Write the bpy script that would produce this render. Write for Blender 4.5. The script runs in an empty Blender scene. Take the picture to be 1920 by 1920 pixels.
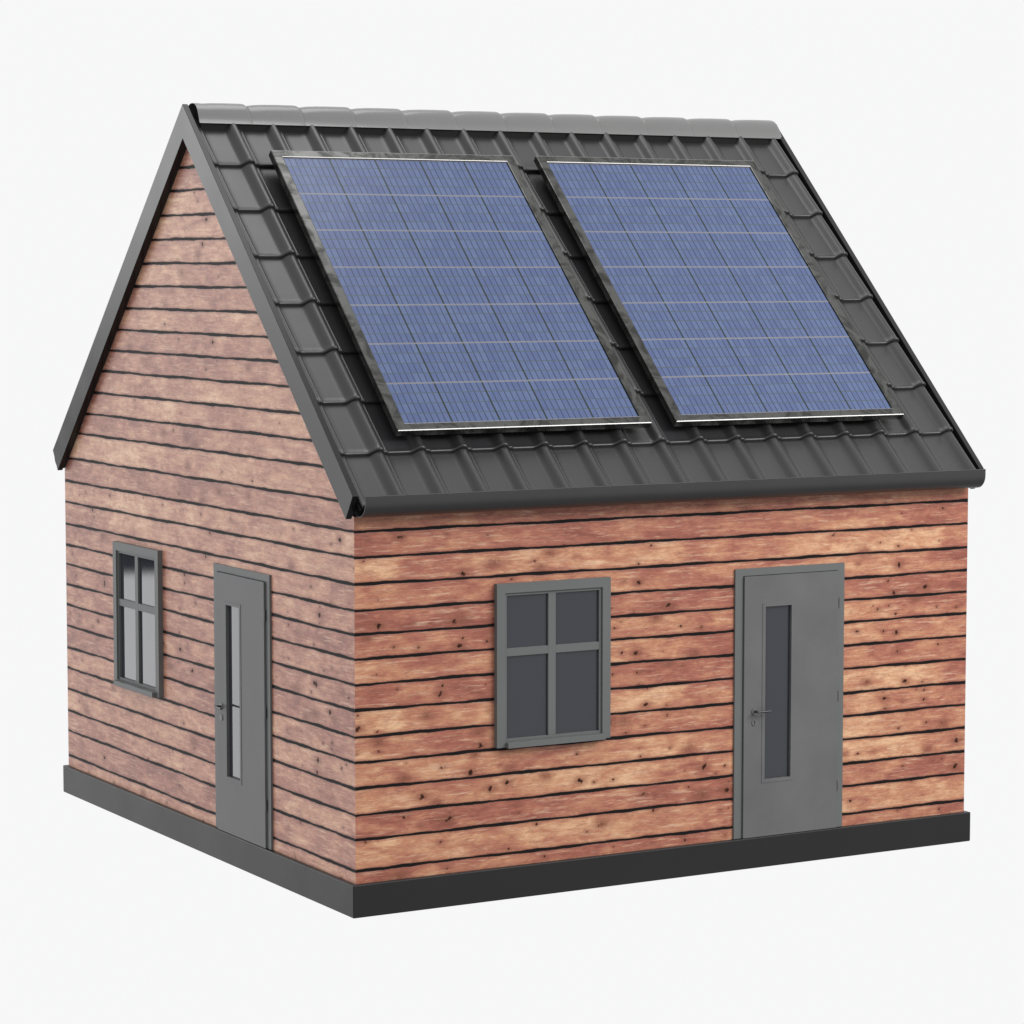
import bpy, bmesh, math
import numpy as np
from mathutils import Vector

# ------------------------------------------------------------------ knots in the cladding: position along the wall, height, size class
FK="0.37,2.482b 0.75,2.485m 1.48,2.257m 0.88,2.19b 1.53,2.197f 1.48,2.328s 0.07,2.326m 0.19,2.04s 1.29,2.13m 0.19,1.851b 0.81,1.848b 0.87,1.856f 0.1,1.77f 0.31,1.69m 0.51,1.673m 0.85,1.668b 0.88,1.719m 1.08,1.683m 0.17,1.504s 0.34,1.385m 0.69,1.326b 0.71,1.386m 1.07,1.369s 0.02,1.219m 0.02,1.121b 0.18,1.09m 0.19,1.013f 0.19,0.943m 0.01,0.941m 1.02,1.027f 1.02,0.92b 0.41,0.842s 0.73,0.79s 0.39,0.727f 0.97,0.859f 0.94,0.724b 1.19,0.762m 1.27,0.725f 0.54,0.585b 0.66,0.524f 1.11,0.59b 1.25,0.628b 1.58,0.643f 0.39,0.449m 0.52,0.374m 0.76,0.402b 0.77,0.448m 0.08,0.298m 0.69,0.236m 1.5,0.29m 1.26,0.13m 0.74,0.04m 0.36,0.033f 1.57,0.043m 1.85,0.788m 2.4,0.785s 2.41,0.721s 2.68,0.764m 2.85,0.737f 1.88,0.58b 2,0.56m 2.17,0.562m 2.81,0.573s 2.99,0.591b 3.1,0.53m 3.18,0.583m 2.85,0.447m 2.97,0.381f 3.2,0.391b 3.22,0.454m 2.44,0.431m 1.94,0.187m 2.53,0.301b 3.14,0.24m 2.82,0.038m 3.19,0.044m 1.48,2.257m 1.53,2.202f 2.39,2.046b 2.26,2.06m 2.65,1.857b 2.35,1.826m 2.55,1.77f 2.39,2.186m 2.5,2.321m 2.18,1.711m 2.77,1.693m 2.96,1.671m 2.37,1.512b 2.24,1.523m 2.61,1.508s 2.78,1.383m 2.38,1.363m 2.47,1.235m 2.46,1.113b 2.64,1.095m 2.65,1.016m 2.45,0.949m 2.26,0.998f 2.28,0.909m 2.41,0.722m 5.27,2.487m 4.86,2.463s 4.96,2.33m 4.65,2.239m 4.83,2.202m 4.44,2.083m 4.84,2.05b 4.71,2.062s 5.1,1.865b 4.79,1.83b 4.73,1.929m 5,1.774f 4.63,1.708m 4.74,1.731m 5.22,1.695m 5.42,1.68m 4.81,1.661m 4.43,1.546m 4.82,1.513b 4.69,1.529m 5.07,1.512s 5.24,1.39m 4.83,1.362m 4.92,1.241m 4.91,1.116b 5.08,1.097m 4.71,0.991b 4.89,0.956m 5.1,1.029m 5.1,0.954m 4.72,0.909m 5.3,0.745f 5.13,0.766m 4.85,0.737m 5.44,0.595b 4.33,0.574m 4.45,0.567m 4.61,0.572m 5.29,0.454m 5.43,0.383b 4.9,0.429m 4.98,0.303m 4.38,0.196m 5.1,0.173s 5.27,0.044m 4.85,0.077m"
GK="2.7,4.924m 2.85,4.876s 2.54,4.78b 2.62,4.59b 3.04,4.365f 2.27,4.176m 2.44,3.827b 3.11,3.835m 4.14,3.753f 4.24,3.654s 2.45,3.33m 3.07,3.247s 4.8,2.931s 4.75,2.829s 2.28,2.821m 4.62,2.474m 5.17,2.467m 5.32,2.431s 3.47,2.482m 2.7,2.462m 2.13,2.465m 1,2.476m 2.34,2.67f 5.02,2.333b 2.53,2.332b 5.09,2.14m 2.61,2.137b 5.51,1.903m 4.76,1.714b 3.04,1.959b 3.04,1.883m 3.14,1.663m 2.82,1.743m 4.92,1.372b 5.58,1.371m 5.44,1.495s 0.7,2.075m 1.14,2.697s 1.96,3.018s 1.77,3.65f 5.47,0.986s 5.31,0.983s 3.14,1.334b 2.9,1.188b 3.35,1.174f 4.1,0.72s 3.08,0.737m 2.88,0.619f 4.15,0.303m 4.81,0.197b 3.09,0.362m 4.6,0.012m 5.18,0.012m 3.45,0.028m 2.7,0.004m 0.5,1.482m 0.66,1.373b 0.71,1.302m 1.18,1.495s 0.4,1.191b 1.31,1.337s 0.66,1.144f 0.52,0.947m 1.13,0.962s 0.38,0.923m 0.61,0.807b 0.87,0.728s 0.91,0.295m 0.61,0.313m 0.58,0.478s 1,0.019m 0.23,-0.001m 0.23,2.459b 0.37,2.419m 1,2.477s 0.57,1.882b 0.56,1.945s 0.56,1.822m 0.66,1.655m 1.1,1.502m 0.37,1.512m 0.51,1.479s 0.63,1.37b 0.71,1.297m 0.97,1.288f 0.2,1.364f 0.41,1.19b 0.52,1.043s 0.37,0.971m 0.6,0.79m 0.62,0.716b 0.8,1.098f"

C = bpy.context.scene.collection
R = math.radians
# ------------------------------------------------------------------ dimensions (metres)
L, W = 5.526, 5.667            # wall length (x) and depth (y)
OP, HP = 0.04, 0.24            # plinth ledge and height
YC = W / 2
EY, EZ = -0.113, 2.8015        # outer foot of the verge board
APZ = 5.687                    # apex of the verge board
BW = 0.193                     # verge board depth, square to the slope
SL = math.hypot(YC - EY, APZ - EZ)
TY, TZ = (YC - EY) / SL, (APZ - EZ) / SL
VX0, VX1 = -0.067, -0.021      # verge board, near gable
FX0, FX1 = L + 0.021, L + 0.067
GAPS = [.095, .318, .498, .690, .879, 1.0625, 1.2535, 1.440, 1.6235, 1.799, 1.973, 2.160, 2.352, 2.5375, 2.742,
        2.971, 3.152, 3.340, 3.530, 3.710, 3.887, 4.070, 4.254, 4.440, 4.631, 4.822, 5.015, 5.197]


def rp(x, s, h, side=1):
    """point on a roof slope: x along the house, s up the slope, h square to it; side=-1 is the rear slope"""
    y = EY + TY * s - TZ * h
    z = EZ + TZ * s + TY * h
    if side < 0:
        y = W - y
    return (x, y, z)


# ------------------------------------------------------------------ node helpers
def mat(name):
    m = bpy.data.materials.new(name)
    m.use_nodes = True
    nt = m.node_tree
    b = nt.nodes.get('Principled BSDF')
    return m, nt, b


def nd(nt, t, **k):
    n = nt.nodes.new(t)
    for a, v in k.items():
        setattr(n, a, v)
    return n


def math_n(nt, op, a, b=None, c=None, clamp=False):
    n = nd(nt, 'ShaderNodeMath', operation=op)
    n.use_clamp = clamp
    for i, v in enumerate((a, b, c)):
        if v is None:
            continue
        if isinstance(v, (int, float)):
            n.inputs[i].default_value = v
        else:
            nt.links.new(v, n.inputs[i])
    return n.outputs[0]


def mix(nt, f, a, b, blend='MIX'):
    n = nd(nt, 'ShaderNodeMix', data_type='RGBA', blend_type=blend)
    for s, v in ((n.inputs[0], f), (n.inputs[6], a), (n.inputs[7], b)):
        if isinstance(v, (int, float)):
            s.default_value = v
        elif isinstance(v, tuple):
            s.default_value = (*v, 1) if len(v) == 3 else v
        else:
            nt.links.new(v, s)
    return n.outputs[2]


def smooth(nt, v, a, b):
    n = nd(nt, 'ShaderNodeMapRange', interpolation_type='SMOOTHSTEP')
    nt.links.new(v, n.inputs[0])
    n.inputs[1].default_value = a
    n.inputs[2].default_value = b
    return n.outputs[0]


def noise(nt, scale, detail=3, rough=.5, vec=None, sc=(1, 1, 1), dist=0, loc=(0, 0, 0)):
    if vec is None:
        vec = nd(nt, 'ShaderNodeTexCoord').outputs['Object']
    mp = nd(nt, 'ShaderNodeMapping')
    mp.inputs['Scale'].default_value = sc
    mp.inputs['Location'].default_value = loc
    nt.links.new(vec, mp.inputs[0])
    n = nd(nt, 'ShaderNodeTexNoise')
    n.inputs['Scale'].default_value = scale
    n.inputs['Detail'].default_value = detail
    n.inputs['Roughness'].default_value = rough
    n.inputs['Distortion'].default_value = dist
    nt.links.new(mp.outputs[0], n.inputs['Vector'])
    return n.outputs['Fac']


def painted(name, col, rough=.45, spec=.5, grain=.06, gs=400, bump=0.0):
    """powder coated metal / painted board with a very fine speckle and faint uneven sheen"""
    m, nt, b = mat(name)
    f = noise(nt, gs, 2, .6)
    g = noise(nt, 2.2, 4, .55)
    k = math_n(nt, 'ADD', math_n(nt, 'MULTIPLY', f, grain * 2), math_n(nt, 'MULTIPLY', g, grain * 1.6))
    k = math_n(nt, 'ADD', k, 1 - grain * 1.8)
    cc = nd(nt, 'ShaderNodeVectorMath', operation='SCALE')
    cc.inputs[0].default_value = col
    nt.links.new(k, cc.inputs['Scale'])
    nt.links.new(cc.outputs[0], b.inputs['Base Color'])
    b.inputs['Specular IOR Level'].default_value = spec
    r = math_n(nt, 'ADD', math_n(nt, 'MULTIPLY', g, .14), rough - .07)
    nt.links.new(r, b.inputs['Roughness'])
    if bump:
        bp = nd(nt, 'ShaderNodeBump')
        bp.inputs['Strength'].default_value = bump
        bp.inputs['Distance'].default_value = .001
        nt.links.new(f, bp.inputs['Height'])
        nt.links.new(bp.outputs[0], b.inputs['Normal'])
    return m


WC = [(.27, .078, .054), (.41, .142, .094), (.56, .255, .145), (.77, .46, .27)]
WG = [(.275, .100, .075), (.44, .190, .138), (.62, .325, .215), (.84, .54, .36)]  # gable boards: washed-out tone of the grazing sheen is mixed into these colours

M = {}


def wood_mat(name, axis):
    """knotty stained boards. mesh attributes: tone, gapd (distance to the joint), knot, halo"""
    m, nt, b = mat(name)
    at = {}
    for a in ('tone', 'gapd', 'knot', 'halo', 'prow'):
        n = nd(nt, 'ShaderNodeAttribute', attribute_name=a)
        at[a] = n.outputs['Fac']
    tc = nd(nt, 'ShaderNodeTexCoord').outputs['Object']
    # shift the grain pattern per board so that it breaks at each joint
    off = nd(nt, 'ShaderNodeCombineXYZ')
    nt.links.new(math_n(nt, 'MULTIPLY', at['prow'], 3.71), off.inputs[0])
    nt.links.new(math_n(nt, 'MULTIPLY', at['prow'], 7.13), off.inputs[1])
    va = nd(nt, 'ShaderNodeVectorMath', operation='ADD')
    nt.links.new(tc, va.inputs[0])
    nt.links.new(off.outputs[0], va.inputs[1])
    v = va.outputs[0]
    sx = (1, .05, 9) if axis == 'x' else (.05, 1, 9)
    sb = (1, .05, 2.6) if axis == 'x' else (.05, 1, 2.6)
    streak = noise(nt, 3.2, 6, .62, v, sx, .9)
    broad = noise(nt, 2.6, 3, .55, v, sb, .6)
    pale = noise(nt, 4.5, 4, .6, v, sx, 1.6, (5, 5, 3))
    fine = noise(nt, 26, 3, .7, v, (sx[0], sx[1], 5))
    edge = noise(nt, 12, 4, .65, v, (1, 1, 1))
    kedge = noise(nt, 34, 3, .65, v, (1, 1, 1), .6)
    # halo bends the tone a little around the knots
    t = math_n(nt, 'ADD', at['tone'], math_n(nt, 'MULTIPLY', math_n(nt, 'SUBTRACT', streak, .5), .9))
    t = math_n(nt, 'ADD', t, math_n(nt, 'MULTIPLY', math_n(nt, 'SUBTRACT', broad, .5), 1.25))
    mot = noise(nt, 7, 5, .62, v, (1, 1, 2.3), .8, (3, 8, 1))
    t = math_n(nt, 'ADD', t, math_n(nt, 'MULTIPLY', math_n(nt, 'SUBTRACT', mot, .5), .75))
    t = math_n(nt, 'SUBTRACT', t, math_n(nt, 'MULTIPLY', at['halo'], .22), clamp=True)
    cr = nd(nt, 'ShaderNodeValToRGB')
    e = cr.color_ramp.elements
    e[0].position = 0
    PAL = WC if axis == 'x' else WG
    e[0].color = (*PAL[0], 1)
    e[1].position = 1
    e[1].color = (*PAL[3], 1)
    for p, c in ((.33, PAL[1]), (.66, PAL[2])):
        q = e.new(p)
        q.color = (*c, 1)
    nt.links.new(t, cr.inputs[0])
    col = cr.outputs[0]
    col = mix(nt, math_n(nt, 'MULTIPLY', smooth(nt, pale, .60, .74), .45), col, (.62, .40, .27))
    # thin cream scratches along the grain
    scr = noise(nt, 4.2, 5, .66, v, (sx[0], sx[1], 11), .35, (2, 7, 5))
    col = mix(nt, math_n(nt, 'MULTIPLY', smooth(nt, scr, .53, .68), .50), col, (.80, .55, .38))
    drk = noise(nt, 6.0, 4, .66, v, (sx[0], sx[1], 3.2), 1.3, (12, 3, 8))
    col = mix(nt, math_n(nt, 'MULTIPLY', smooth(nt, drk, .53, .70), .36), col, (.27, .085, .055))
    # small dark rot flecks
    fl = noise(nt, 9, 5, .75, v, (1, 1, 1.6), .3, (9, 2, 4))
    col = mix(nt, math_n(nt, 'MULTIPLY', smooth(nt, fl, .66, .76), .45), col, (.17, .07, .045))
    kf = math_n(nt, 'MULTIPLY', math_n(nt, 'SUBTRACT', fine, .5), .95)
    br = math_n(nt, 'ADD', 1.0, kf)
    sc = nd(nt, 'ShaderNodeVectorMath', operation='SCALE')
    nt.links.new(col, sc.inputs[0])
    nt.links.new(br, sc.inputs['Scale'])
    col = sc.outputs[0]
    hl = math_n(nt, 'MULTIPLY', at['halo'], math_n(nt, 'MULTIPLY', kedge, 1.7), clamp=True)
    col = mix(nt, hl, col, (.25, .085, .048))
    kn = smooth(nt, math_n(nt, 'ADD', at['knot'], math_n(nt, 'MULTIPLY', math_n(nt, 'SUBTRACT', kedge, .5), 1.7)), .40, .95)
    col = mix(nt, math_n(nt, 'MULTIPLY', kn, .95), col, (.030, .014, .010))
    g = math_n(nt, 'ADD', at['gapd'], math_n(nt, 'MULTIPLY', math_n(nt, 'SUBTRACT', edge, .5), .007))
    # redder board edges next to the joint
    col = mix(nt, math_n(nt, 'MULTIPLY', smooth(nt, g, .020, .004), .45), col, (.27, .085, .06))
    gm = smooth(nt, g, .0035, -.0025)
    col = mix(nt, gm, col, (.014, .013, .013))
    nt.links.new(col, b.inputs['Base Color'])
    b.inputs['Roughness'].default_value = .44
    nt.links.new(math_n(nt, 'SUBTRACT', .50, math_n(nt, 'MULTIPLY', math_n(nt, 'MAXIMUM', gm, kn), .45)), b.inputs['Specular IOR Level'])
    h = math_n(nt, 'ADD', math_n(nt, 'MULTIPLY', streak, .12), math_n(nt, 'MULTIPLY', gm, -1.0))
    bp = nd(nt, 'ShaderNodeBump')
    bp.inputs['Strength'].default_value = .35
    bp.inputs['Distance'].default_value = .004
    nt.links.new(h, bp.inputs['Height'])
    nt.links.new(bp.outputs[0], b.inputs['Normal'])
    return m


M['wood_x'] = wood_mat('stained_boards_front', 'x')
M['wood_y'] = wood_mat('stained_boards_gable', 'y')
M['plinth'] = painted('anthracite_plinth', (.024, .024, .025), .40, .24, .05, 350)
M['verge'] = painted('anthracite_verge', (.013, .013, .014), .24, .30, .04, 350)
M['gutter'] = painted('anthracite_gutter', (.038, .037, .038), .34, .5, .04, 350)
M['tile'] = painted('anthracite_roof_tile', (.029, .028, .030), .34, .6, .05, 60)
M['ridge'] = painted('grey_ridge_tile', (.150, .150, .150), .26, .8, .05, 60)
M['joinery'] = painted('grey_joinery', (.150, .155, .155), .45, .22, .08, 300, .12)
M['leaf'] = painted('grey_door_leaf', (.148, .148, .152), .45, .20, .26, 260, .2)
M['dark'] = painted('dark_hardware', (.03, .03, .032), .3, .6, .05)
M['steel'] = painted('grey_lock_plate', (.15, .15, .15), .3, .6, .05)
M['deck'] = painted('dark_roof_deck', (.02, .02, .02), .6, .4, .05)
M['shade'] = painted('black_ridge_shade', (.006, .006, .006), .7, .2, .05)
M['plain'] = painted('dark_underside', (.03, .03, .03), .7, .3, .05)


def glass_mat():
    m, nt, b = mat('dark_window_glass')
    f = noise(nt, 220, 2, .6)
    cr = mix(nt, f, (.027, .029, .038), (.048, .051, .062))
    nt.links.new(cr, b.inputs['Base Color'])
    b.inputs['Roughness'].default_value = .015
    b.inputs['IOR'].default_value = 1.52
    b.inputs['Specular IOR Level'].default_value = .75
    bp = nd(nt, 'ShaderNodeBump')
    bp.inputs['Strength'].default_value = .015
    bp.inputs['Distance'].default_value = .001
    nt.links.new(f, bp.inputs['Height'])
    nt.links.new(bp.outputs[0], b.inputs['Normal'])
    return m


M['glass'] = glass_mat()


def metal_mat():
    """smudged aluminium frame of the solar panels"""
    m, nt, b = mat('smudged_aluminium')
    s = noise(nt, 5.5, 6, .62, None, (1, 1, 1), 1.2)
    g = noise(nt, 60, 3, .6)
    f = smooth(nt, s, .36, .60)
    col = mix(nt, f, (.045, .045, .042), (.115, .115, .112))
    nt.links.new(col, b.inputs['Base Color'])
    b.inputs['Metallic'].default_value = .9
    r = math_n(nt, 'ADD', math_n(nt, 'MULTIPLY', f, -.10), math_n(nt, 'MULTIPLY', g, .12))
    nt.links.new(math_n(nt, 'ADD', math_n(nt, 'MULTIPLY', f, -.07), .30), b.inputs['Roughness'])
    return m


M['alu'] = metal_mat()
M['edge'], _nt, _b = mat('edge_highlight_aluminium')  # brighter metal paints the highlight along the top and bottom chamfers
_b.inputs['Base Color'].default_value = (.46, .46, .455, 1)
_b.inputs['Metallic'].default_value = 1
_b.inputs['Roughness'].default_value = .52


def solar_mat():
    m, nt, b = mat('blue_photovoltaic_cells')
    uv = nd(nt, 'ShaderNodeUVMap', uv_map='UVMap').outputs[0]
    sp = nd(nt, 'ShaderNodeSeparateXYZ')
    nt.links.new(uv, sp.inputs[0])
    u, v = sp.outputs[0], sp.outputs[1]      # 0..5 cells across, 0..7 cells down

    def line(c, n, half):                    # 1 on a line at each 1/n of a cell
        q = math_n(nt, 'MULTIPLY', c, float(n))
        d = math_n(nt, 'ABSOLUTE', math_n(nt, 'SUBTRACT', q, math_n(nt, 'ROUND', q)))
        return smooth(nt, d, half * n * 1.15, half * n * .85)
    # crystal patches: every small rectangle has a slightly different blue
    cv = nd(nt, 'ShaderNodeCombineXYZ')
    nt.links.new(math_n(nt, 'FLOOR', math_n(nt, 'MULTIPLY', u, 8.0)), cv.inputs[0])
    nt.links.new(math_n(nt, 'FLOOR', math_n(nt, 'MULTIPLY', v, 4.0)), cv.inputs[1])
    wn = nd(nt, 'ShaderNodeTexWhiteNoise', noise_dimensions='2D')
    nt.links.new(cv.outputs[0], wn.inputs['Vector'])
    n1 = noise(nt, 5, 3, .6, uv)
    n2 = noise(nt, 45, 2, .6, uv)
    f = math_n(nt, 'ADD', math_n(nt, 'MULTIPLY', wn.outputs[0], .45), math_n(nt, 'MULTIPLY', n1, .6))
    col = mix(nt, smooth(nt, f, .2, .9), SC[0], SC[1])
    kk = math_n(nt, 'ADD', .88, math_n(nt, 'MULTIPLY', n2, .24))
    sc = nd(nt, 'ShaderNodeVectorMath', operation='SCALE')
    nt.links.new(col, sc.inputs[0])
    nt.links.new(kk, sc.inputs['Scale'])
    col = sc.outputs[0]
    col = mix(nt, math_n(nt, 'MULTIPLY', line(u, 8, .0090), .95), col, (.012, .02, .05))     # fingers down the slope
    lv = line(v, 4, .0105)
    col = mix(nt, math_n(nt, 'MULTIPLY', lv, .85), col, (.06, .085, .085))                   # busbars
    col = mix(nt, line(u, 1, .0185), col, (.010, .020, .018))                                # gaps between columns
    q1 = line(v, 1, .0150)
    col = mix(nt, q1, col, (.28, .275, .28))                                                # bright double line between rows
    col = mix(nt, line(v, 1, .0050), col, (.06, .055, .06))
    nt.links.new(col, b.inputs['Base Color'])
    b.inputs['Roughness'].default_value = .28
    b.inputs['Specular IOR Level'].default_value = .32
    b.inputs['Coat Weight'].default_value = .0
    return m


SC = [(.070, .098, .215), (.092, .130, .248)]
M['pv'] = solar_mat()


# ------------------------------------------------------------------ mesh helpers
def finish(name, me, material, parent=None, smooth_=False, bevel=0, seg=2):
    o = bpy.data.objects.new(name, me)
    C.objects.link(o)
    if material is not None and not me.materials:
        me.materials.append(material)
    if parent is not None:
        o.parent = parent
    if smooth_:
        me.shade_smooth()
    if bevel:
        md = o.modifiers.new('bevel', 'BEVEL')
        md.width = bevel
        md.segments = seg
        md.limit_method = 'ANGLE'
        md.angle_limit = R(35)
        md.harden_normals = True
        me.shade_smooth()
    return o


def obj(name, bm, material, parent=None, smooth_=False, bevel=0, seg=2, recalc=True):
    if recalc:
        bmesh.ops.recalc_face_normals(bm, faces=bm.faces)
    me = bpy.data.meshes.new(name)
    bm.to_mesh(me)
    bm.free()
    return finish(name, me, material, parent, smooth_, bevel, seg)


def box(bm, a, b, f=lambda p: p):
    x0, y0, z0 = a
    x1, y1, z1 = b
    vs = [bm.verts.new(f(p)) for p in ((x0, y0, z0), (x1, y0, z0), (x1, y1, z0), (x0, y1, z0),
                                       (x0, y0, z1), (x1, y0, z1), (x1, y1, z1), (x0, y1, z1))]
    for q in ((0, 3, 2, 1), (4, 5, 6, 7), (0, 1, 5, 4), (1, 2, 6, 5), (2, 3, 7, 6), (3, 0, 4, 7)):
        bm.faces.new([vs[i] for i in q])


def prism(bm, poly, a, b, f):
    """poly: list of 2-D points, extruded from a to b; f(p, t) maps to space"""
    v0 = [bm.verts.new(f(p, a)) for p in poly]
    v1 = [bm.verts.new(f(p, b)) for p in poly]
    n = len(poly)
    for i in range(n):
        bm.faces.new((v0[i], v0[(i + 1) % n], v1[(i + 1) % n], v1[i]))
    bm.faces.new(v0[::-1])
    bm.faces.new(v1)


def ring(bm, u0, u1, v0, v1, w, d0, d1, f, wt=None, wb=None):
    """rectangular frame, member width w (wt top, wb bottom), between depths d0 and d1; one closed mesh"""
    wt = w if wt is None else wt
    wb = w if wb is None else wb
    out = [(u0, v0), (u1, v0), (u1, v1), (u0, v1)]
    inn = [(u0 + w, v0 + wb), (u1 - w, v0 + wb), (u1 - w, v1 - wt), (u0 + w, v1 - wt)]
    A = [bm.verts.new(f(p[0], d1, p[1])) for p in out]
    B = [bm.verts.new(f(p[0], d1, p[1])) for p in inn]
    A2 = [bm.verts.new(f(p[0], d0, p[1])) for p in out]
    B2 = [bm.verts.new(f(p[0], d0, p[1])) for p in inn]
    for i in range(4):
        j = (i + 1) % 4
        bm.faces.new((A[i], A[j], B[j], B[i]))
        bm.faces.new((A2[i], B2[i], B2[j], A2[j]))
        bm.faces.new((A[i], A2[i], A2[j], A[j]))
        bm.faces.new((B[i], B[j], B2[j], B2[i]))


def cyl(bm, p0, p1, r, n=20, r1=None):
    p0, p1 = Vector(p0), Vector(p1)
    d = (p1 - p0).normalized()
    a = d.orthogonal().normalized()
    b = d.cross(a)
    r1 = r if r1 is None else r1
    v0 = [bm.verts.new(p0 + (a * math.cos(t) + b * math.sin(t)) * r) for t in [2 * math.pi * i / n for i in range(n)]]
    v1 = [bm.verts.new(p1 + (a * math.cos(t) + b * math.sin(t)) * r1) for t in [2 * math.pi * i / n for i in range(n)]]
    for i in range(n):
        bm.faces.new((v0[i], v0[(i + 1) % n], v1[(i + 1) % n], v1[i]))
    bm.faces.new(v0[::-1])
    bm.faces.new(v1)


def empty(name, loc, label=None, cat=None, group=None):
    o = bpy.data.objects.new(name, None)
    C.objects.link(o)
    o.location = loc
    o.empty_display_size = .2
    if label:
        o['label'] = label
        o['category'] = cat
    if group:
        o['group'] = group
    return o


house = empty('wooden_house', (0, 0, 0),
              'small house clad in stained red brown boards with steep dark tiled roof and dark plinth', 'house')

# ------------------------------------------------------------------ plinth
bm = bmesh.new()
box(bm, (-OP, -OP, -HP), (L + OP, W + OP, 0))
obj('plinth', bm, M['plinth'], house, bevel=.009, seg=3)

# ------------------------------------------------------------------ boarded walls
rng = np.random.default_rng(7)
TONES_F = {
    0: [(0, .30), (6, .30)],
    1: [(0, .85), (.5, .7), (1, .62), (1.4, .78), (2.2, .82), (2.9, .6), (3.2, .35), (4.3, .8), (5, .88), (5.5, .5)],
    2: [(0, .25), (.6, .2), (1.3, .2), (1.9, .35), (2.0, .42), (2.4, .25), (3.2, .18), (4.3, .4), (4.8, .5), (4.86, .3), (5.5, .25)],
    3: [(0, .88), (.3, .7), (1, .6), (1.5, .85), (2.2, .9), (2.5, .85), (2.6, .5), (3.2, .55), (4.3, .8), (5, .88), (5.5, .6)],
    4: [(0, .78), (.5, .68), (1.1, .5), (1.6, .5), (2.2, .8), (2.7, .65), (3.2, .4), (4.3, .85), (5, .7), (5.5, .4)],
    5: [(0, .72), (.5, .6), (1.1, .35), (2.2, .6), (2.9, .4), (3.2, .3), (4.3, .72), (5, .55), (5.5, .3)],
    6: [(0, .95), (.36, .9), (.39, .32), (.8, .4), (1.1, .7), (2.2, .9), (2.83, .92), (2.86, .35), (3.2, .5), (4.3, 1), (5.28, .9), (5.31, .3), (5.5, .35)],
    7: [(0, .28), (.5, .3), (1.1, .2), (2.2, .45), (2.4, .5), (2.43, .3), (3.2, .25), (4.3, .5), (4.85, .5), (4.88, .28), (5.5, .2)],
    8: [(0, .8), (.3, .6), (.6, .35), (1.1, .5), (2.2, .75), (2.8, .55), (3.2, .3), (4.3, .75), (4.9, .65), (5.5, .3)],
    9: [(0, .35), (.4, .5), (.9, .2), (2.2, .5), (2.9, .5), (3.2, .28), (4.3, .5), (5, .4), (5.5, .3)],
    10: [(0, .2), (.9, .1), (2.2, .3), (3.2, .15), (4.3, .2), (5.5, .28)],
    11: [(0, .62), (.4, .5), (.9, .3), (1.3, .4), (2.2, .75), (2.6, .6), (3.2, .35), (4.3, .75), (4.8, .65), (5.2, .35), (5.5, .25)],
    12: [(0, .85), (.37, .92), (.41, .35), (.9, .4), (1.3, .62), (2.0, .75), (2.82, .82), (2.86, .45), (3.5, .6), (4.3, .9), (5.26, .9), (5.3, .4), (5.5, .4)],
    13: [(0, .12), (.6, .25), (1.2, .2), (1.8, .2), (2.4, .35), (3.2, .2), (4.4, .5), (4.85, .5), (4.88, .25), (5.5, .2)],
    14: [(0, .45), (1, .3), (2.4, .35), (5.5, .4)],
}
TONES_G = {
    0: [(0, .5), (5.7, .55)], 1: [(0, .3), (1.3, .3), (2.5, .12), (4, .1), (5.6, .25)],
    2: [(0, .5), (1.4, .55), (2.6, .45), (3, .55), (5.6, .2)], 3: [(0, .3), (1.4, .35), (2.7, .25), (3.4, .5), (5.6, .6)],
    4: [(0, .55), (1.3, .6), (2.6, .5), (4, .5), (5.6, .2)], 5: [(0, .3), (1.3, .5), (2.6, .3), (3.5, .5), (5.6, .5)],
    6: [(0, .15), (1.3, .25), (2.6, .2), (5.6, .15)], 7: [(0, .2), (1.3, .35), (2.6, .35), (5, .3), (5.6, .2)],
    8: [(0, .35), (1.3, .45), (2.6, .3), (5, .35), (5.6, .5)], 9: [(0, .25), (1.3, .2), (2.6, .3), (5.6, .2)],
    10: [(0, .3), (1.2, .6), (2.6, .5), (5.6, .45)], 11: [(0, .35), (1.3, .5), (2.2, .6), (3.2, .4), (5, .3), (5.6, .35)],
    12: [(0, .5), (1.5, .65), (2.6, .35), (3.4, .6), (4.6, .75), (5, .3), (5.6, .4)], 13: [(0, .45), (1.5, .55), (2.7, .65), (4.4, .75), (5, .4), (5.6, .85)],
    14: [(0, .2), (1, .3), (2, .2), (3, .15), (4.5, .3), (5.6, .15)], 15: [(0, .6), (1.8, .7), (2.5, .75), (3.2, .35), (3.9, .75), (5.4, .8)],
    16: [(0, .4), (1.6, .55), (2.6, .2), (4, .3), (5, .35)], 17: [(0, .7), (1.3, .75), (1.9, .35), (2.8, .4), (3.2, .8), (4.2, .75), (4.8, .4)],
    18: [(0, .6), (1.7, .7), (2.9, .6), (4.6, .45)], 19: [(0, .3), (2, .4), (3, .2), (4.4, .3)],
    20: [(0, .4), (1.6, .5), (3, .3), (4.2, .25)], 21: [(0, .65), (1.7, .7), (2.5, .5), (4, .6)],
    22: [(0, .3), (2, .35), (3.8, .4)], 23: [(0, .35), (2.9, .35), (3.0, .75), (3.7, .7)],
    24: [(0, .65), (3.6, .65)], 25: [(0, .75), (3.5, .7)], 26: [(0, .8), (3.3, .8)], 27: [(0, .3), (3.2, .35)], 28: [(0, .4), (3, .4)]}


def wave(u, seed, amp=.42):
    r = np.random.default_rng(seed)
    s = np.zeros_like(u)
    for f, a in ((.7, .0042), (1.9, .0028), (4.3, .0018), (9.7, .0012), (23., .0007)):
        s += amp * a * np.sin(2 * np.pi * (f * u + r.random())) * (.5 + r.random())
    return s


def parse(s):
    out = []
    for t in s.split():
        a, b = t[:-1].split(',')
        out.append((float(a), float(b), t[-1]))
    return out


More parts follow.
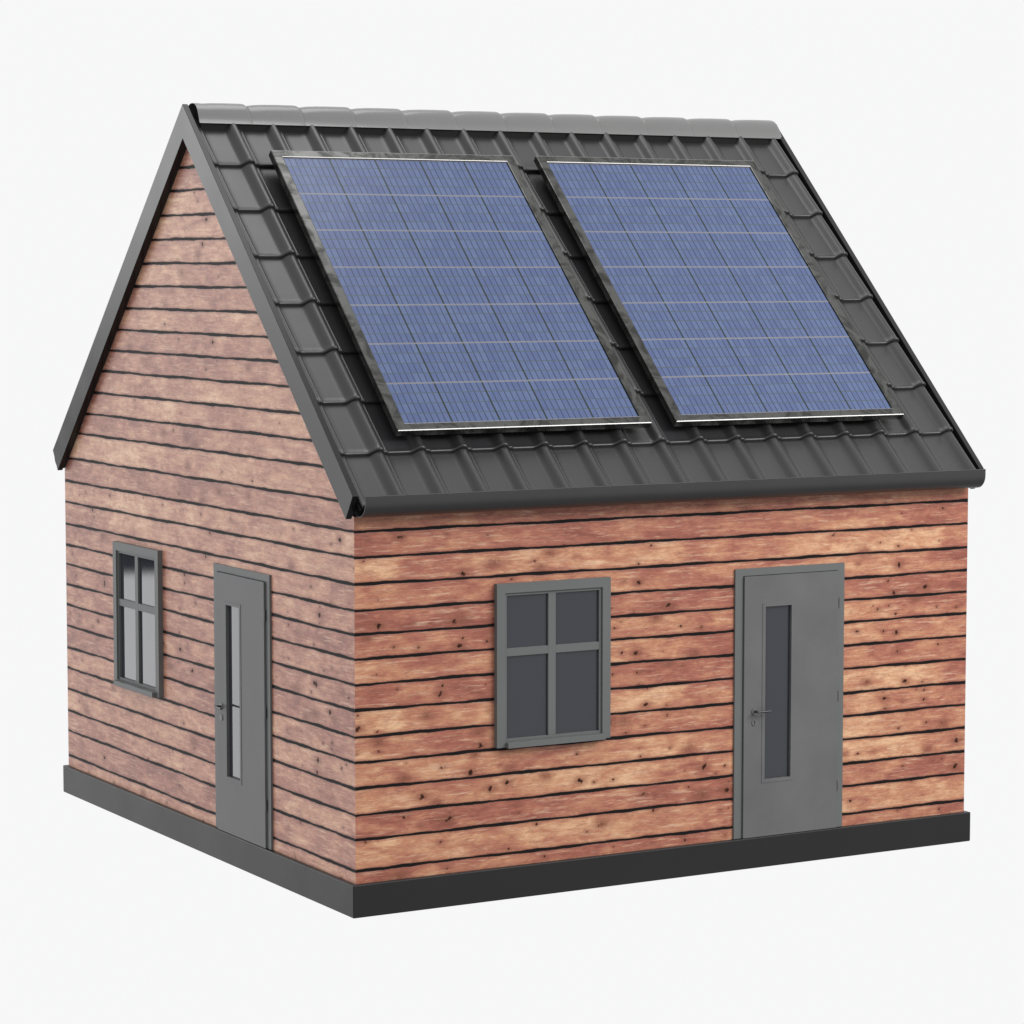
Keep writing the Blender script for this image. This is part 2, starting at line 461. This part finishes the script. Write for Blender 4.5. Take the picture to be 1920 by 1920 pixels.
def wall_attrs(U, Z, tones, knots, seed, nrand, jag):
    """per-vertex board tone, joint distance, knots; U, Z flat arrays"""
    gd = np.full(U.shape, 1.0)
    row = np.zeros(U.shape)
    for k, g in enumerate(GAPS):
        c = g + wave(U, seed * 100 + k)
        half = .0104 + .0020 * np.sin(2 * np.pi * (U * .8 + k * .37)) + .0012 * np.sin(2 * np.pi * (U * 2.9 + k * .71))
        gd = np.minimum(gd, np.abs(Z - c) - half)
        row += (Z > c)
    tone = np.zeros(U.shape)
    for k, seg in tones.items():
        xs, ts = zip(*seg)
        m = row == k
        xx = U[m] + .03 * np.sin(Z[m] * 61 + k) + .018 * np.sin(Z[m] * 173 + 2 * k)
        tone[m] = .5 + .68 * (sum(np.interp(xx + d_, xs, ts) for d_ in (-.04, -.015, 0, .015, .04)) / 5 - .5)
    knot = np.zeros(U.shape)
    halo = np.zeros(U.shape)
    ks = list(knots)
    r = np.random.default_rng(seed)
    for _ in range(nrand):
        ks.append((r.uniform(0, U.max()), r.uniform(0, Z.max()), r.choice(['s', 'm', 'f', 's'])))
    for (a, b, c) in ks:
        R0 = {'b': .021, 'm': .013, 's': .009, 'f': .024}[c] * r.uniform(.85, 1.2)
        el = r.uniform(.8, 1.5)
        th = r.uniform(-.3, 1.3)
        m = (np.abs(U - a) < .2) & (np.abs(Z - b) < .1)
        du, dz = U[m] - a, Z[m] - b
        p = du * math.cos(th) + dz * math.sin(th)
        q = -du * math.sin(th) + dz * math.cos(th)
        d = np.sqrt((p / (R0 * el)) ** 2 + (q / (R0 / el)) ** 2)
        kv = {'b': 1.0, 'm': .82, 's': .8, 'f': .38}[c]
        knot[m] = np.maximum(knot[m], kv * np.clip(1.45 - d, 0, 1))
        d2 = np.sqrt((du / (R0 * 3.4)) ** 2 + (dz / (R0 * 1.9)) ** 2)
        hv = {'b': 1.0, 'm': .7, 's': .4, 'f': 1.0}[c]
        halo[m] = np.maximum(halo[m], hv * np.exp(-d2 ** 2 * 1.6))
    return dict(tone=tone, gapd=gd, knot=knot, halo=halo, prow=row)


def grid_wall(name, X, Yv, Z, nu, nv, attrs, material, thick_fn, flip=False):
    """dense front sheet closed by a back sheet, so that the wall has a real thickness"""
    P = np.stack([X, Yv, Z], 1)
    idx = np.arange(nu * nv).reshape(nv, nu)
    a = idx[:-1, :-1].ravel()
    b = idx[:-1, 1:].ravel()
    c = idx[1:, 1:].ravel()
    d = idx[1:, :-1].ravel()
    F = np.stack([a, b, c, d] if not flip else [a, d, c, b], 1)
    # back sheet: only the four-cornered rim
    n0 = len(P)
    cor = P[[idx[0, 0], idx[0, -1], idx[-1, -1], idx[-1, 0]]]
    P = np.concatenate([P, thick_fn(cor)])
    extra = [[n0, n0 + 3, n0 + 2, n0 + 1]]
    me = bpy.data.meshes.new(name)
    FF = F.tolist() + extra
    me.from_pydata(P.tolist(), [], FF)
    for k, v in attrs.items():
        at = me.attributes.new(k, 'FLOAT', 'POINT')
        at.data.foreach_set('value', np.concatenate([v, np.zeros(4)]).astype(np.float32))
    return finish(name, me, material, house)


def roof_under(y):
    """height of the roof underside at depth y"""
    yy = min(y, W - y)
    return EZ + (yy - EY) * TZ / TY - BW / TY


ZT = roof_under(0.0)
# front wall
nu, nv = 700, 340
u = np.linspace(0, L, nu)
z = np.linspace(0, ZT, nv)
U, Z = np.meshgrid(u, z)
U, Z = U.ravel(), Z.ravel()
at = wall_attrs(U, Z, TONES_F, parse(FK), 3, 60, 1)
grid_wall('wall', U, np.zeros_like(U), Z, nu, nv, at, M['wood_x'], lambda c: c + np.array([0, .1, 0]))
# gable wall, pentagon split at the eaves into one mesh
nu = 760
z = np.concatenate([np.linspace(0, ZT, 340), np.linspace(ZT, roof_under(YC) - .004, 350)[1:]])
nv = len(z)
a = np.linspace(0, 1, nu)
half = np.where(z <= ZT, YC, YC * (roof_under(YC) - z) / (roof_under(YC) - ZT))
A, Z = np.meshgrid(a, z)
Hh = np.repeat(half, nu)
A, Z = A.ravel(), Z.ravel()
Y = YC + (2 * A - 1) * Hh
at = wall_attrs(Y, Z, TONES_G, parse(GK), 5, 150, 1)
grid_wall('gable_wall', np.zeros_like(Y), Y, Z, nu, nv, at, M['wood_y'], lambda c: c + np.array([.1, 0, 0]), True)
# far gable and rear wall: the same boards at a coarser step
nu, nv = 160, 90
u = np.linspace(0, L, nu)
z = np.linspace(0, ZT, nv)
U, Z = np.meshgrid(u, z)
U, Z = U.ravel(), Z.ravel()
at = wall_attrs(U, Z, TONES_F, [], 9, 60, 1)
grid_wall('wall', U, np.full_like(U, W), Z, nu, nv, at, M['wood_x'], lambda c: c + np.array([0, -.1, 0]), True)
nu = 160
z = np.concatenate([np.linspace(0, ZT, 90), np.linspace(ZT, roof_under(YC) - .004, 90)[1:]])
nv = len(z)
a = np.linspace(0, 1, nu)
half = np.where(z <= ZT, YC, YC * (roof_under(YC) - z) / (roof_under(YC) - ZT))
A, Z = np.meshgrid(a, z)
Hh = np.repeat(half, nu)
A, Z = A.ravel(), Z.ravel()
Y = YC + (2 * A - 1) * Hh
at = wall_attrs(Y, Z, TONES_G, [], 11, 60, 1)
grid_wall('gable_wall', np.full_like(Y, L), Y, Z, nu, nv, at, M['wood_y'], lambda c: c + np.array([-.1, 0, 0]))

# ------------------------------------------------------------------ roof
# the roof part itself is the deck; tiles, ridge, verges and gutters hang under it
bm = bmesh.new()
dk = [rp(0, .02, -.075), rp(0, SL, 0)]
ap_top = APZ - .075 / TY
ap_bot = APZ - BW / TY
foot_t = rp(0, .03, -.075)
foot_b = rp(0, .10, -BW + .001)
poly = [(foot_t[1], foot_t[2]), (YC, ap_top), (W - foot_t[1], foot_t[2]),
        (W - foot_b[1], foot_b[2]), (YC, ap_bot + .001), (foot_b[1], foot_b[2])]
prism(bm, poly, VX1 + .001, FX0 - .001, lambda p, t: (t, p[0], p[1]))
roof = obj('roof', bm, M['deck'], house)

# verge boards: a V of folded metal on each gable
for (xa, xb, sgn) in ((VX0, VX1, -1), (FX1, FX0, 1)):
    bm = bmesh.new()
    fo = (EY, EZ)
    fb = (-.001, 2.629)
    ia = APZ - BW / TY
    poly = [fo, (YC, APZ), (W - fo[0], fo[1]), (W - fb[0], fb[1]), (YC, ia), fb]
    prism(bm, poly, xa, xb, lambda p, t: (t, p[0], p[1]))
    obj('verge_board', bm, M['verge'], roof, bevel=.003)
    # soffit return between the verge face and the wall
    bm = bmesh.new()
    x0, x1 = (xb + .0005, -.0005) if sgn < 0 else (L + .0005, xb - .0005)
    g0 = APZ - (BW - .0015) / TY
    g1 = APZ - (BW - .030) / TY
    fz = lambda y, g: g - (YC - y) * TZ / TY
    poly = [(.004, fz(.004, g0)), (YC, g0), (W - .004, fz(.004, g0)), (W - .004, fz(.004, g1)), (YC, g1), (.004, fz(.004, g1))]
    prism(bm, poly, x0, x1, lambda p, t: (t, p[0], p[1]))
    obj('soffit', bm, M['plain'], roof)

# interlocking pan tiles
PIT, COLS = .345, 16
EXP = .507
PROF = [(-.004, -.050), (.002, -.042), (.010, -.038), (.018, -.0385), (.023, -.0425), (.028, -.0425), (.033, -.0395), (.039, -.042), (.047, -.049), (.056, -.0522),
        (.090, -.0525), (.150, -.0525), (.205, -.0525), (.224, -.0518), (.236, -.0495), (.245, -.0445), (.254, -.0365), (.263, -.0265), (.272, -.0160), (.281, -.0060), (.290, .0015),
        (.299, .0050), (.309, .0062), (.319, .0045), (.329, -.001), (.338, -.009), (.345, -.019), (.349, -.032)]


def tile_mesh(side):
    verts, faces = [], []
    np_ = len(PROF)
    for r in range(8):
        s0 = -.082 + EXP * r
        top = s0 + EXP + .03 if r < 7 else 3.99
        # (s, extra h, skirt) from the lower lip upward
        ring_ = [(s0 + .006, -.020), (s0 + .001, -.012), (s0 - .002, .002), (s0, .012), (s0 + .006, .0185), (s0 + .014, .0195), (s0 + .022, .016),
                 (s0 + .030, .0135), (s0 + .06, .0125), (s0 + EXP * .35, .006), (s0 + EXP * .7, -.001), (top, -.009)]
        for c in range(COLS):
            x0 = -.006 + PIT * c
            b = len(verts)
            jx = 0
            for j, (s, e) in enumerate(ring_):
                lift = e
                for i, (px, ph) in enumerate(PROF):
                    h = ph + lift
                    if j <= 6:                       # the lip bead follows the roll and is a touch fuller
                        h += .001
                    # the rim beside the roll stays low so that the roll of the neighbour covers it
                    ss = s - .010 * min(1, max(0, (px - .25) / .05)) * (1 if j < 9 else 0)
                    verts.append(rp(x0 + px, ss, h, side))
            n = len(ring_)
            for j in range(n - 1):
                for i in range(np_ - 1):
                    q = (b + j * np_ + i, b + j * np_ + i + 1, b + (j + 1) * np_ + i + 1, b + (j + 1) * np_ + i)
                    faces.append(q if side > 0 else q[::-1])
            # underside
            b2 = len(verts)
            for j in (0, n - 1):
                for i, (px, ph) in enumerate(PROF):
                    p = verts[b + j * np_ + i]
                    dy, dz = (TZ * .012, -TY * .012)
                    verts.append((p[0], p[1] + dy * side, p[2] + dz))
            for i in range(np_ - 1):
                q = (b2 + i, b2 + np_ + i, b2 + np_ + i + 1, b2 + i + 1)
                faces.append(q if side > 0 else q[::-1])
                q = (b + i, b2 + i, b2 + i + 1, b + i + 1)
                faces.append(q if side > 0 else q[::-1])
    me = bpy.data.meshes.new('roof_tiles')
    me.from_pydata(verts, [], faces)
    me.shade_smooth()
    return me


for side in (1, -1):
    finish('roof_tiles', tile_mesh(side), M['tile'], roof)

# ridge tiles: twelve overlapping caps in one run
bm = bmesh.new()
prof = [(-.158, -.004), (-.150, .000), (-.126, .060), (-.108, .100), (-.088, .131), (-.060, .151), (-.030, .161), (0, .164),
        (.030, .161), (.060, .151), (.088, .131), (.108, .100), (.126, .060), (.150, .000), (.158, -.004)]
for k in range(12):
    x0 = .015 + .4635 * k - (.030 if k else 0)
    x1 = .012 + .4635 * (k + 1)
    sts = [(0, .865 if k else .96), (.06, .90 if k else .97), (.18, .955), (.35, .985), (.6, 1.0), (.89, 1.0), (.93, .992), (.96, .972), (.982, .93), (1.0, .855)]
    rows = []
    for (t, s) in sts:
        x = x0 + (x1 - x0) * t
        rr = []
        for (py, pz) in prof:
            # end shoulder rounds off the top more than the foot
            k2 = 1 - (1 - s) * (.35 + .65 * max(0, pz) / .164)
            rr.append(bm.verts.new((x + .035 * (-max(0, pz) / .164) * (1 if t > .9 else 0) * (t - .9) * 10 * .5, YC + py * (1 - (1 - s) * .35), 5.538 + pz * k2)))
        rows.append(rr)
    # closing skirt at the right end
    last = rows[-1]
    rr = [bm.verts.new((v.co.x + .002, YC + (v.co.y - YC) * .8, 5.538 + (v.co.z - 5.538) * .6)) for v in last]
    rows.append(rr)
    for a_, b_ in zip(rows[:-1], rows[1:]):
        for i in range(len(prof) - 1):
            bm.faces.new((a_[i], b_[i], b_[i + 1], a_[i + 1]))
    for e in ((rows[0], rows[-1]) if k else (rows[-1],)):
        bm.faces.new(e)
ridge = obj('ridge_tiles', bm, M['ridge'], roof, smooth_=True)
for p_ in ridge.data.polygons:
    if len(p_.vertices) > 4:
        p_.use_smooth = False

# black strip added under the ridge, standing in for the deep shade there
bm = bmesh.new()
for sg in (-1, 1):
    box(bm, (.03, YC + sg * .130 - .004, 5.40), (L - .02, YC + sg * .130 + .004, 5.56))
obj('ridge_shade', bm, M['shade'], roof)

# gutters: deep half round, open at the ends


def gutter(side):
    bm = bmesh.new()
    pts = []
    ro, cy, zt = .105, -.105, 2.799
    for (r, rev) in ((ro, 0), (ro - .005, 1)):
        arc = []
        arc.append((cy - r, zt))
        for i in range(0, 21):
            t = math.pi + math.pi * i / 20
            arc.append((cy + r * math.cos(t), zt - .046 + r * math.sin(t)))
        arc.append((cy + r, zt - .01))
        pts.append(arc)
    poly = pts[0] + pts[1][::-1]
    if side > 0:
        prism(bm, poly, -.016, L + .004, lambda p, t: (t, min(p[0], -.001), p[1]))
    else:
        prism(bm, poly, -.016, L + .004, lambda p, t: (t, W - min(p[0], -.001), p[1]))
    # rolled front lip
    yy = cy - ro + .0035
    cyl(bm, (-.016, yy if side > 0 else W - yy, zt + .001), (L + .004, yy if side > 0 else W - yy, zt + .001), .0048, 10)
    g = obj('gutter', bm, M['gutter'], roof)
    me = g.data
    me.shade_smooth()
    me.set_sharp_from_angle(angle=R(35))
    return g


gutter(1)
gutter(-1)

# ------------------------------------------------------------------ windows and doors, drawn in (u along the wall, d out of it, v up)
F = lambda u0: (lambda u, d, v: (u0 + u, -d, v))                # on the front wall
G = lambda y1: (lambda u, d, v: (-d, y1 - u, v))                # on the gable: u runs from the far side towards the corner


def fbox(bm, u0, u1, d0, d1, v0, v1, f):
    box(bm, (u0, d0, v0), (u1, d1, v1), lambda p: f(*p))


def window(f, label):
    Wd, z0, z1 = .978, .894, 2.1046
    bm = bmesh.new()
    ring(bm, 0, Wd, z0, z1, .0715, -.02, .0419, f, wt=.072, wb=.040)
    fr = obj('window', bm, M['joinery'], house, bevel=.0015, seg=1)
    fr['label'] = label
    # sash
    bm = bmesh.new()
    ring(bm, .0717, Wd - .0717, z0 + .0402, z1 - .0722, .020, -.015, .026, f)
    obj('sash', bm, M['joinery'], fr, bevel=.001, seg=1)
    # glazing bars: upright and the two halves of the cross bar
    cu = .478
    a0, a1 = .0919, Wd - .0919
    b0, b1 = z0 + .0604, z1 - .0924
    hz = 1.595
    bm = bmesh.new()
    fbox(bm, cu - .032, cu + .032, -.012, .0245, b0, b1, f)
    obj('glazing_bar', bm, M['joinery'], fr, bevel=.001, seg=1)
    for (p, q) in ((a0, cu - .0322), (cu + .0322, a1)):
        bm = bmesh.new()
        fbox(bm, p, q, -.012, .0240, hz - .030, hz + .029, f)
        obj('glazing_bar', bm, M['joinery'], fr, bevel=.001, seg=1)
    # four panes
    for (p, q) in ((a0, cu - .0322), (cu + .0322, a1)):
        for (r, s) in ((b0, hz - .0302), (hz + .0292, b1)):
            bm = bmesh.new()
            fbox(bm, p, q, .0015, .0060, r, s, f)
            obj('glass_pane', bm, M['glass'], fr)
    # sill
    bm = bmesh.new()
    fbox(bm, .075, Wd - .072 + .012, .042, .078, z0 - .004, z0 + .0385, f)
    obj('sill', bm, M['joinery'], fr, bevel=.002, seg=1)
    return fr


def door(f, label):
    Wd, H = 1.034, 2.1
    LU0, LU1, LH = .076, .966, 2.04
    PR = .034
    GL = (.272, .516, .451, 1.798)
    # leaf with the opening for its glass
    bm = bmesh.new()
    A = [(LU0, .003), (LU1, .003), (LU1, LH), (LU0, LH)]
    B = [(GL[0] - .001, GL[2] - .001), (GL[1] + .001, GL[2] - .001), (GL[1] + .001, GL[3] + .001), (GL[0] - .001, GL[3] + .001)]
    vs = []
    for d in (PR, -.01):
        vs.append([bm.verts.new(f(p[0], d, p[1])) for p in A])
        vs.append([bm.verts.new(f(p[0], d, p[1])) for p in B])
    for i in range(4):
        j = (i + 1) % 4
        bm.faces.new((vs[0][i], vs[0][j], vs[1][j], vs[1][i]))
        bm.faces.new((vs[2][i], vs[3][i], vs[3][j], vs[2][j]))
        bm.faces.new((vs[0][i], vs[2][i], vs[2][j], vs[0][j]))
        bm.faces.new((vs[1][i], vs[1][j], vs[3][j], vs[3][i]))
    leaf = obj('door', bm, M['leaf'], house, bevel=.0015, seg=2)
    leaf['label'] = label
    # frame: three sides standing on the plinth
    bm = bmesh.new()
    g = .0035
    poly = [(0, .002), (0, H), (Wd, H), (Wd, .002), (LU1 + g, .002), (LU1 + g, LH + g), (LU0 - g, LH + g), (LU0 - g, .002)]
    prism(bm, poly, -.01, .0175, lambda p, t: f(p[0], t, p[1]))
    obj('door_frame', bm, M['joinery'], leaf, bevel=.0015, seg=1)
    # dark strip lying in the gap round the leaf
    bm = bmesh.new()
    fbox(bm, LU0 - g, LU0 - .0002, .0005, .004, .002, LH + g, f)
    fbox(bm, LU1 + .0002, LU1 + g, .0005, .004, .002, LH + g, f)
    fbox(bm, LU0, LU1, .0005, .004, LH + .0002, LH + g - .0002, f)
    obj('door_gap_strip', bm, M['dark'], leaf)
    # bead around the glass
    bm = bmesh.new()
    ring(bm, GL[0] - .0285, GL[1] + .0285, GL[2] - .0285, GL[3] + .0285, .0285, PR + .0002, PR + .0035, f)
    obj('glazing_bead', bm, M['leaf'], leaf, bevel=.001, seg=1)
    bm = bmesh.new()
    fbox(bm, GL[0] - .0008, GL[1] + .0008, .005, .012, GL[2] - .0008, GL[3] + .0008, f)
    obj('glass_pane', bm, M['glass'], leaf)
    # lever handle on its rose
    hu, hz = .172, .99
    bm = bmesh.new()
    cyl(bm, f(hu, PR + .0002, hz), f(hu, PR + .009, hz), .026, 28, .024)
    hd = obj('handle', bm, M['steel'], leaf)
    hd.data.shade_smooth()
    hd.data.set_sharp_from_angle(angle=R(40))
    bm = bmesh.new()
    cyl(bm, f(hu, PR + .009, hz), f(hu, PR + .056, hz), .010, 16)
    cyl(bm, f(hu - .010, PR + .056, hz), f(hu + .115, PR + .056, hz), .0085, 14, .0075)
    lv = obj('door_lever', bm, M['dark'], leaf)
    lv.data.shade_smooth()
    lv.data.set_sharp_from_angle(angle=R(40))
    # keyhole plate
    bm = bmesh.new()
    cyl(bm, f(hu, PR + .0002, hz - .088), f(hu, PR + .007, hz - .088), .026, 28, .024)
    kp = obj('keyhole_plate', bm, M['steel'], leaf)
    kp.data.shade_smooth()
    kp.data.set_sharp_from_angle(angle=R(40))
    bm = bmesh.new()
    fbox(bm, hu - .003, hu + .003, PR + .0072, PR + .009, hz - .106, hz - .078, f)
    cyl(bm, f(hu, PR + .0072, hz - .078), f(hu, PR + .0092, hz - .078), .007, 14)
    obj('keyhole', bm, M['dark'], leaf)
    # three hinges
    for hz_ in (1.787, 1.048, .334):
        bm = bmesh.new()
        cyl(bm, f(LU1 + .006, .026, hz_ - .042), f(LU1 + .006, .026, hz_ + .042), .0062, 12)
        cyl(bm, f(LU1 + .006, .026, hz_ - .003), f(LU1 + .006, .026, hz_ + .003), .0072, 12)
        obj('hinge', bm, M['dark'], leaf)
    return leaf


window(F(1.1408), 'front window right of the house corner')
window(G(4.466), 'gable window left of the gable door')
door(F(3.2571), 'front door with tall narrow glass')
door(G(2.424), 'gable door with tall narrow glass')

# ------------------------------------------------------------------ solar panels
PW, PH, PT, PHH = 2.172, 2.983, .057, .09


def solar_panel(x0, s0, label):
    org = Vector(rp(x0 + PW / 2, s0, PHH - PT))
    root = empty('solar_panel', org, label, 'solar panel', 'solar panels on the front roof slope')
    # local frame: X across, Y up the slope, Z out of it
    root.rotation_euler = (math.atan2(TZ, TY), 0, 0)
    f = lambda u, d, v: (u - PW / 2, v, d)
    FW = .079
    bm = bmesh.new()
    c_, e_ = .0034, .0062
    loops = [(0, 0, 0, 0), (0, 0, 0, PT - c_), (e_, e_, e_, PT), (FW - e_, .0745 - e_, .0715 - e_, PT),
             (FW, .0745, .0715, PT - c_), (FW, .0745, .0715, 0)]
    vl = []
    for (si, ti, bi, d) in loops:
        vl.append([bm.verts.new(f(a_, d, b_)) for a_, b_ in ((si, bi), (PW - si, bi), (PW - si, PH - ti), (si, PH - ti))])
    for q in range(6):
        A_, B_ = vl[q], vl[(q + 1) % 6]
        for i in range(4):
            j = (i + 1) % 4
            fc = bm.faces.new((A_[i], A_[j], B_[j], B_[i]))
            fc.material_index = 1 if q in (1, 3) and i in (0, 2) else 0
    fr_ = obj('frame', bm, M['alu'], root)
    fr_.data.materials.append(M['edge'])
    bm = bmesh.new()
    fbox(bm, FW + .0003, PW - FW - .0003, .018, PT - .012, .0718, PH - .0748, f)
    bmesh.ops.recalc_face_normals(bm, faces=bm.faces)
    uvl = bm.loops.layers.uv.new('UVMap')
    for fc in bm.faces:
        for lp in fc.loops:
            c = lp.vert.co
            lp[uvl].uv = ((c.x + PW / 2 - FW) / (PW - 2 * FW) * 5, (PH - .0748 - c.y) / (PH - .1466) * 7)
    obj('cell_sheet', bm, M['pv'], root, recalc=False)
    # two mounting rails that carry the frame on the tile rolls
    for v in (.62, 2.30):
        bm = bmesh.new()
        fbox(bm, .10, PW - .10, -.016, -.0005, v, v + .04, f)
        obj('mounting_rail', bm, M['dark'], root, bevel=.002, seg=1)
    return root


solar_panel(.459, .526, 'blue gridded solar panel on the left half of the roof slope, nearer the boarded gable')
solar_panel(2.857, .530, 'blue gridded solar panel on the right half of the roof slope, farther from the gable')

# ------------------------------------------------------------------ world: a studio surround that depends on direction only
w = bpy.data.worlds.new('World')
bpy.context.scene.world = w
w.use_nodes = True
nt = w.node_tree
bg = nt.nodes['Background']
tc = nd(nt, 'ShaderNodeTexCoord').outputs['Generated']
sp = nd(nt, 'ShaderNodeSeparateXYZ')
nt.links.new(tc, sp.inputs[0])
X_, Y_, Z_ = sp.outputs


def dotv(v):
    n = nd(nt, 'ShaderNodeVectorMath', operation='DOT_PRODUCT')
    nt.links.new(tc, n.inputs[0])
    n.inputs[1].default_value = v
    return n.outputs['Value']


WB, WF, WT = .935, .50, 1.0
back = smooth(nt, dotv((.25, .97, 0)), -.1, .45)
val = math_n(nt, 'ADD', WF, math_n(nt, 'MULTIPLY', back, WB - WF))
topm = smooth(nt, Z_, .25, .8)
val = math_n(nt, 'ADD', math_n(nt, 'MULTIPLY', val, math_n(nt, 'SUBTRACT', 1.0, topm)), math_n(nt, 'MULTIPLY', topm, WT))
val = math_n(nt, 'MULTIPLY', val, math_n(nt, 'SUBTRACT', 1.0, math_n(nt, 'MULTIPLY', smooth(nt, Z_, -.36, -.62), .6)))
# added dark band at the horizon, shaped for the upper gable panes to reflect
m1 = smooth(nt, X_, -.22, -.31)
m2 = smooth(nt, X_, -.44, -.405)
m3 = smooth(nt, Z_, -.1075, -.1035)
m4 = smooth(nt, Z_, .03, -.03)
mb = math_n(nt, 'MULTIPLY', math_n(nt, 'MULTIPLY', m1, m2), math_n(nt, 'MULTIPLY', m3, m4))
mb = math_n(nt, 'MULTIPLY', mb, smooth(nt, Y_, .2, .4))
val = math_n(nt, 'MULTIPLY', val, math_n(nt, 'SUBTRACT', 1.0, math_n(nt, 'MULTIPLY', mb, .97)))
# unseen bright patches added on the left, high and low, for the gable to reflect
lf = math_n(nt, 'MULTIPLY', smooth(nt, X_, -.20, -.34), smooth(nt, Y_, -.5, .2))
hi = math_n(nt, 'MULTIPLY', math_n(nt, 'MULTIPLY', smooth(nt, Z_, -.06, .08), smooth(nt, Z_, .5, .25)), smooth(nt, X_, -.75, -.6))
lo = math_n(nt, 'MULTIPLY', smooth(nt, Z_, -.1035, -.1075), smooth(nt, Z_, -.22, -.175))
hi2 = math_n(nt, 'MULTIPLY', math_n(nt, 'MULTIPLY', smooth(nt, X_, -.415, -.45), smooth(nt, X_, -.75, -.6)), math_n(nt, 'MULTIPLY', smooth(nt, Z_, -.13, -.05), smooth(nt, Z_, .08, -.02)))
hi = math_n(nt, 'ADD', hi, math_n(nt, 'MULTIPLY', hi2, .55))
both = math_n(nt, 'ADD', math_n(nt, 'MULTIPLY', hi, 2.9), math_n(nt, 'MULTIPLY', lo, 1.05))
val = math_n(nt, 'ADD', val, math_n(nt, 'MULTIPLY', lf, both))
cc = nd(nt, 'ShaderNodeCombineColor')
nt.links.new(val, cc.inputs[0])
nt.links.new(val, cc.inputs[1])
nt.links.new(math_n(nt, 'MULTIPLY', val, 1.005), cc.inputs[2])
nt.links.new(cc.outputs[0], bg.inputs['Color'])
bg.inputs['Strength'].default_value = 1.0
w.cycles.sampling_method = 'MANUAL'
w.cycles.sample_map_resolution = 1024


def area(name, loc, target, size, power, col=(1, 1, 1)):
    ld = bpy.data.lights.new(name, 'AREA')
    ld.shape = 'RECTANGLE'
    ld.size, ld.size_y = size
    ld.energy = power
    ld.color = col
    o = bpy.data.objects.new(name, ld)
    C.objects.link(o)
    o.location = loc
    o.rotation_euler = (Vector(target) - Vector(loc)).to_track_quat('-Z', 'Y').to_euler()
    return o


LIGHTS = [
    ('key_softbox', (10.3, -10.8, 9.9), (2.8, 1.5, 3), (11, 6), 1800, (1, .99, .97)),
    ('top_softbox', (2.6, 3.2, 13), (2.2, 2.4, 4), (5, 5), 185, (1, 1, 1)),
]
for a_ in LIGHTS:
    area(*a_)

# ------------------------------------------------------------------ camera
cam = bpy.data.cameras.new('camera')
co = bpy.data.objects.new('camera', cam)
C.objects.link(co)
co.location = (-9.0615, -18.0526, 4.4004)
co.rotation_euler = (R(90 - 4.8779), 0, R(-29.8332))
cam.sensor_width = 36
cam.lens = 5352.2 / 1920 * 36
cam.clip_start = .1
cam.clip_end = 500
S = bpy.context.scene
S.camera = co
S.render.resolution_x = S.render.resolution_y = 1024
S.view_settings.view_transform = 'Standard'
S.view_settings.look = 'None'
S.view_settings.exposure = 0
S.view_settings.gamma = 1
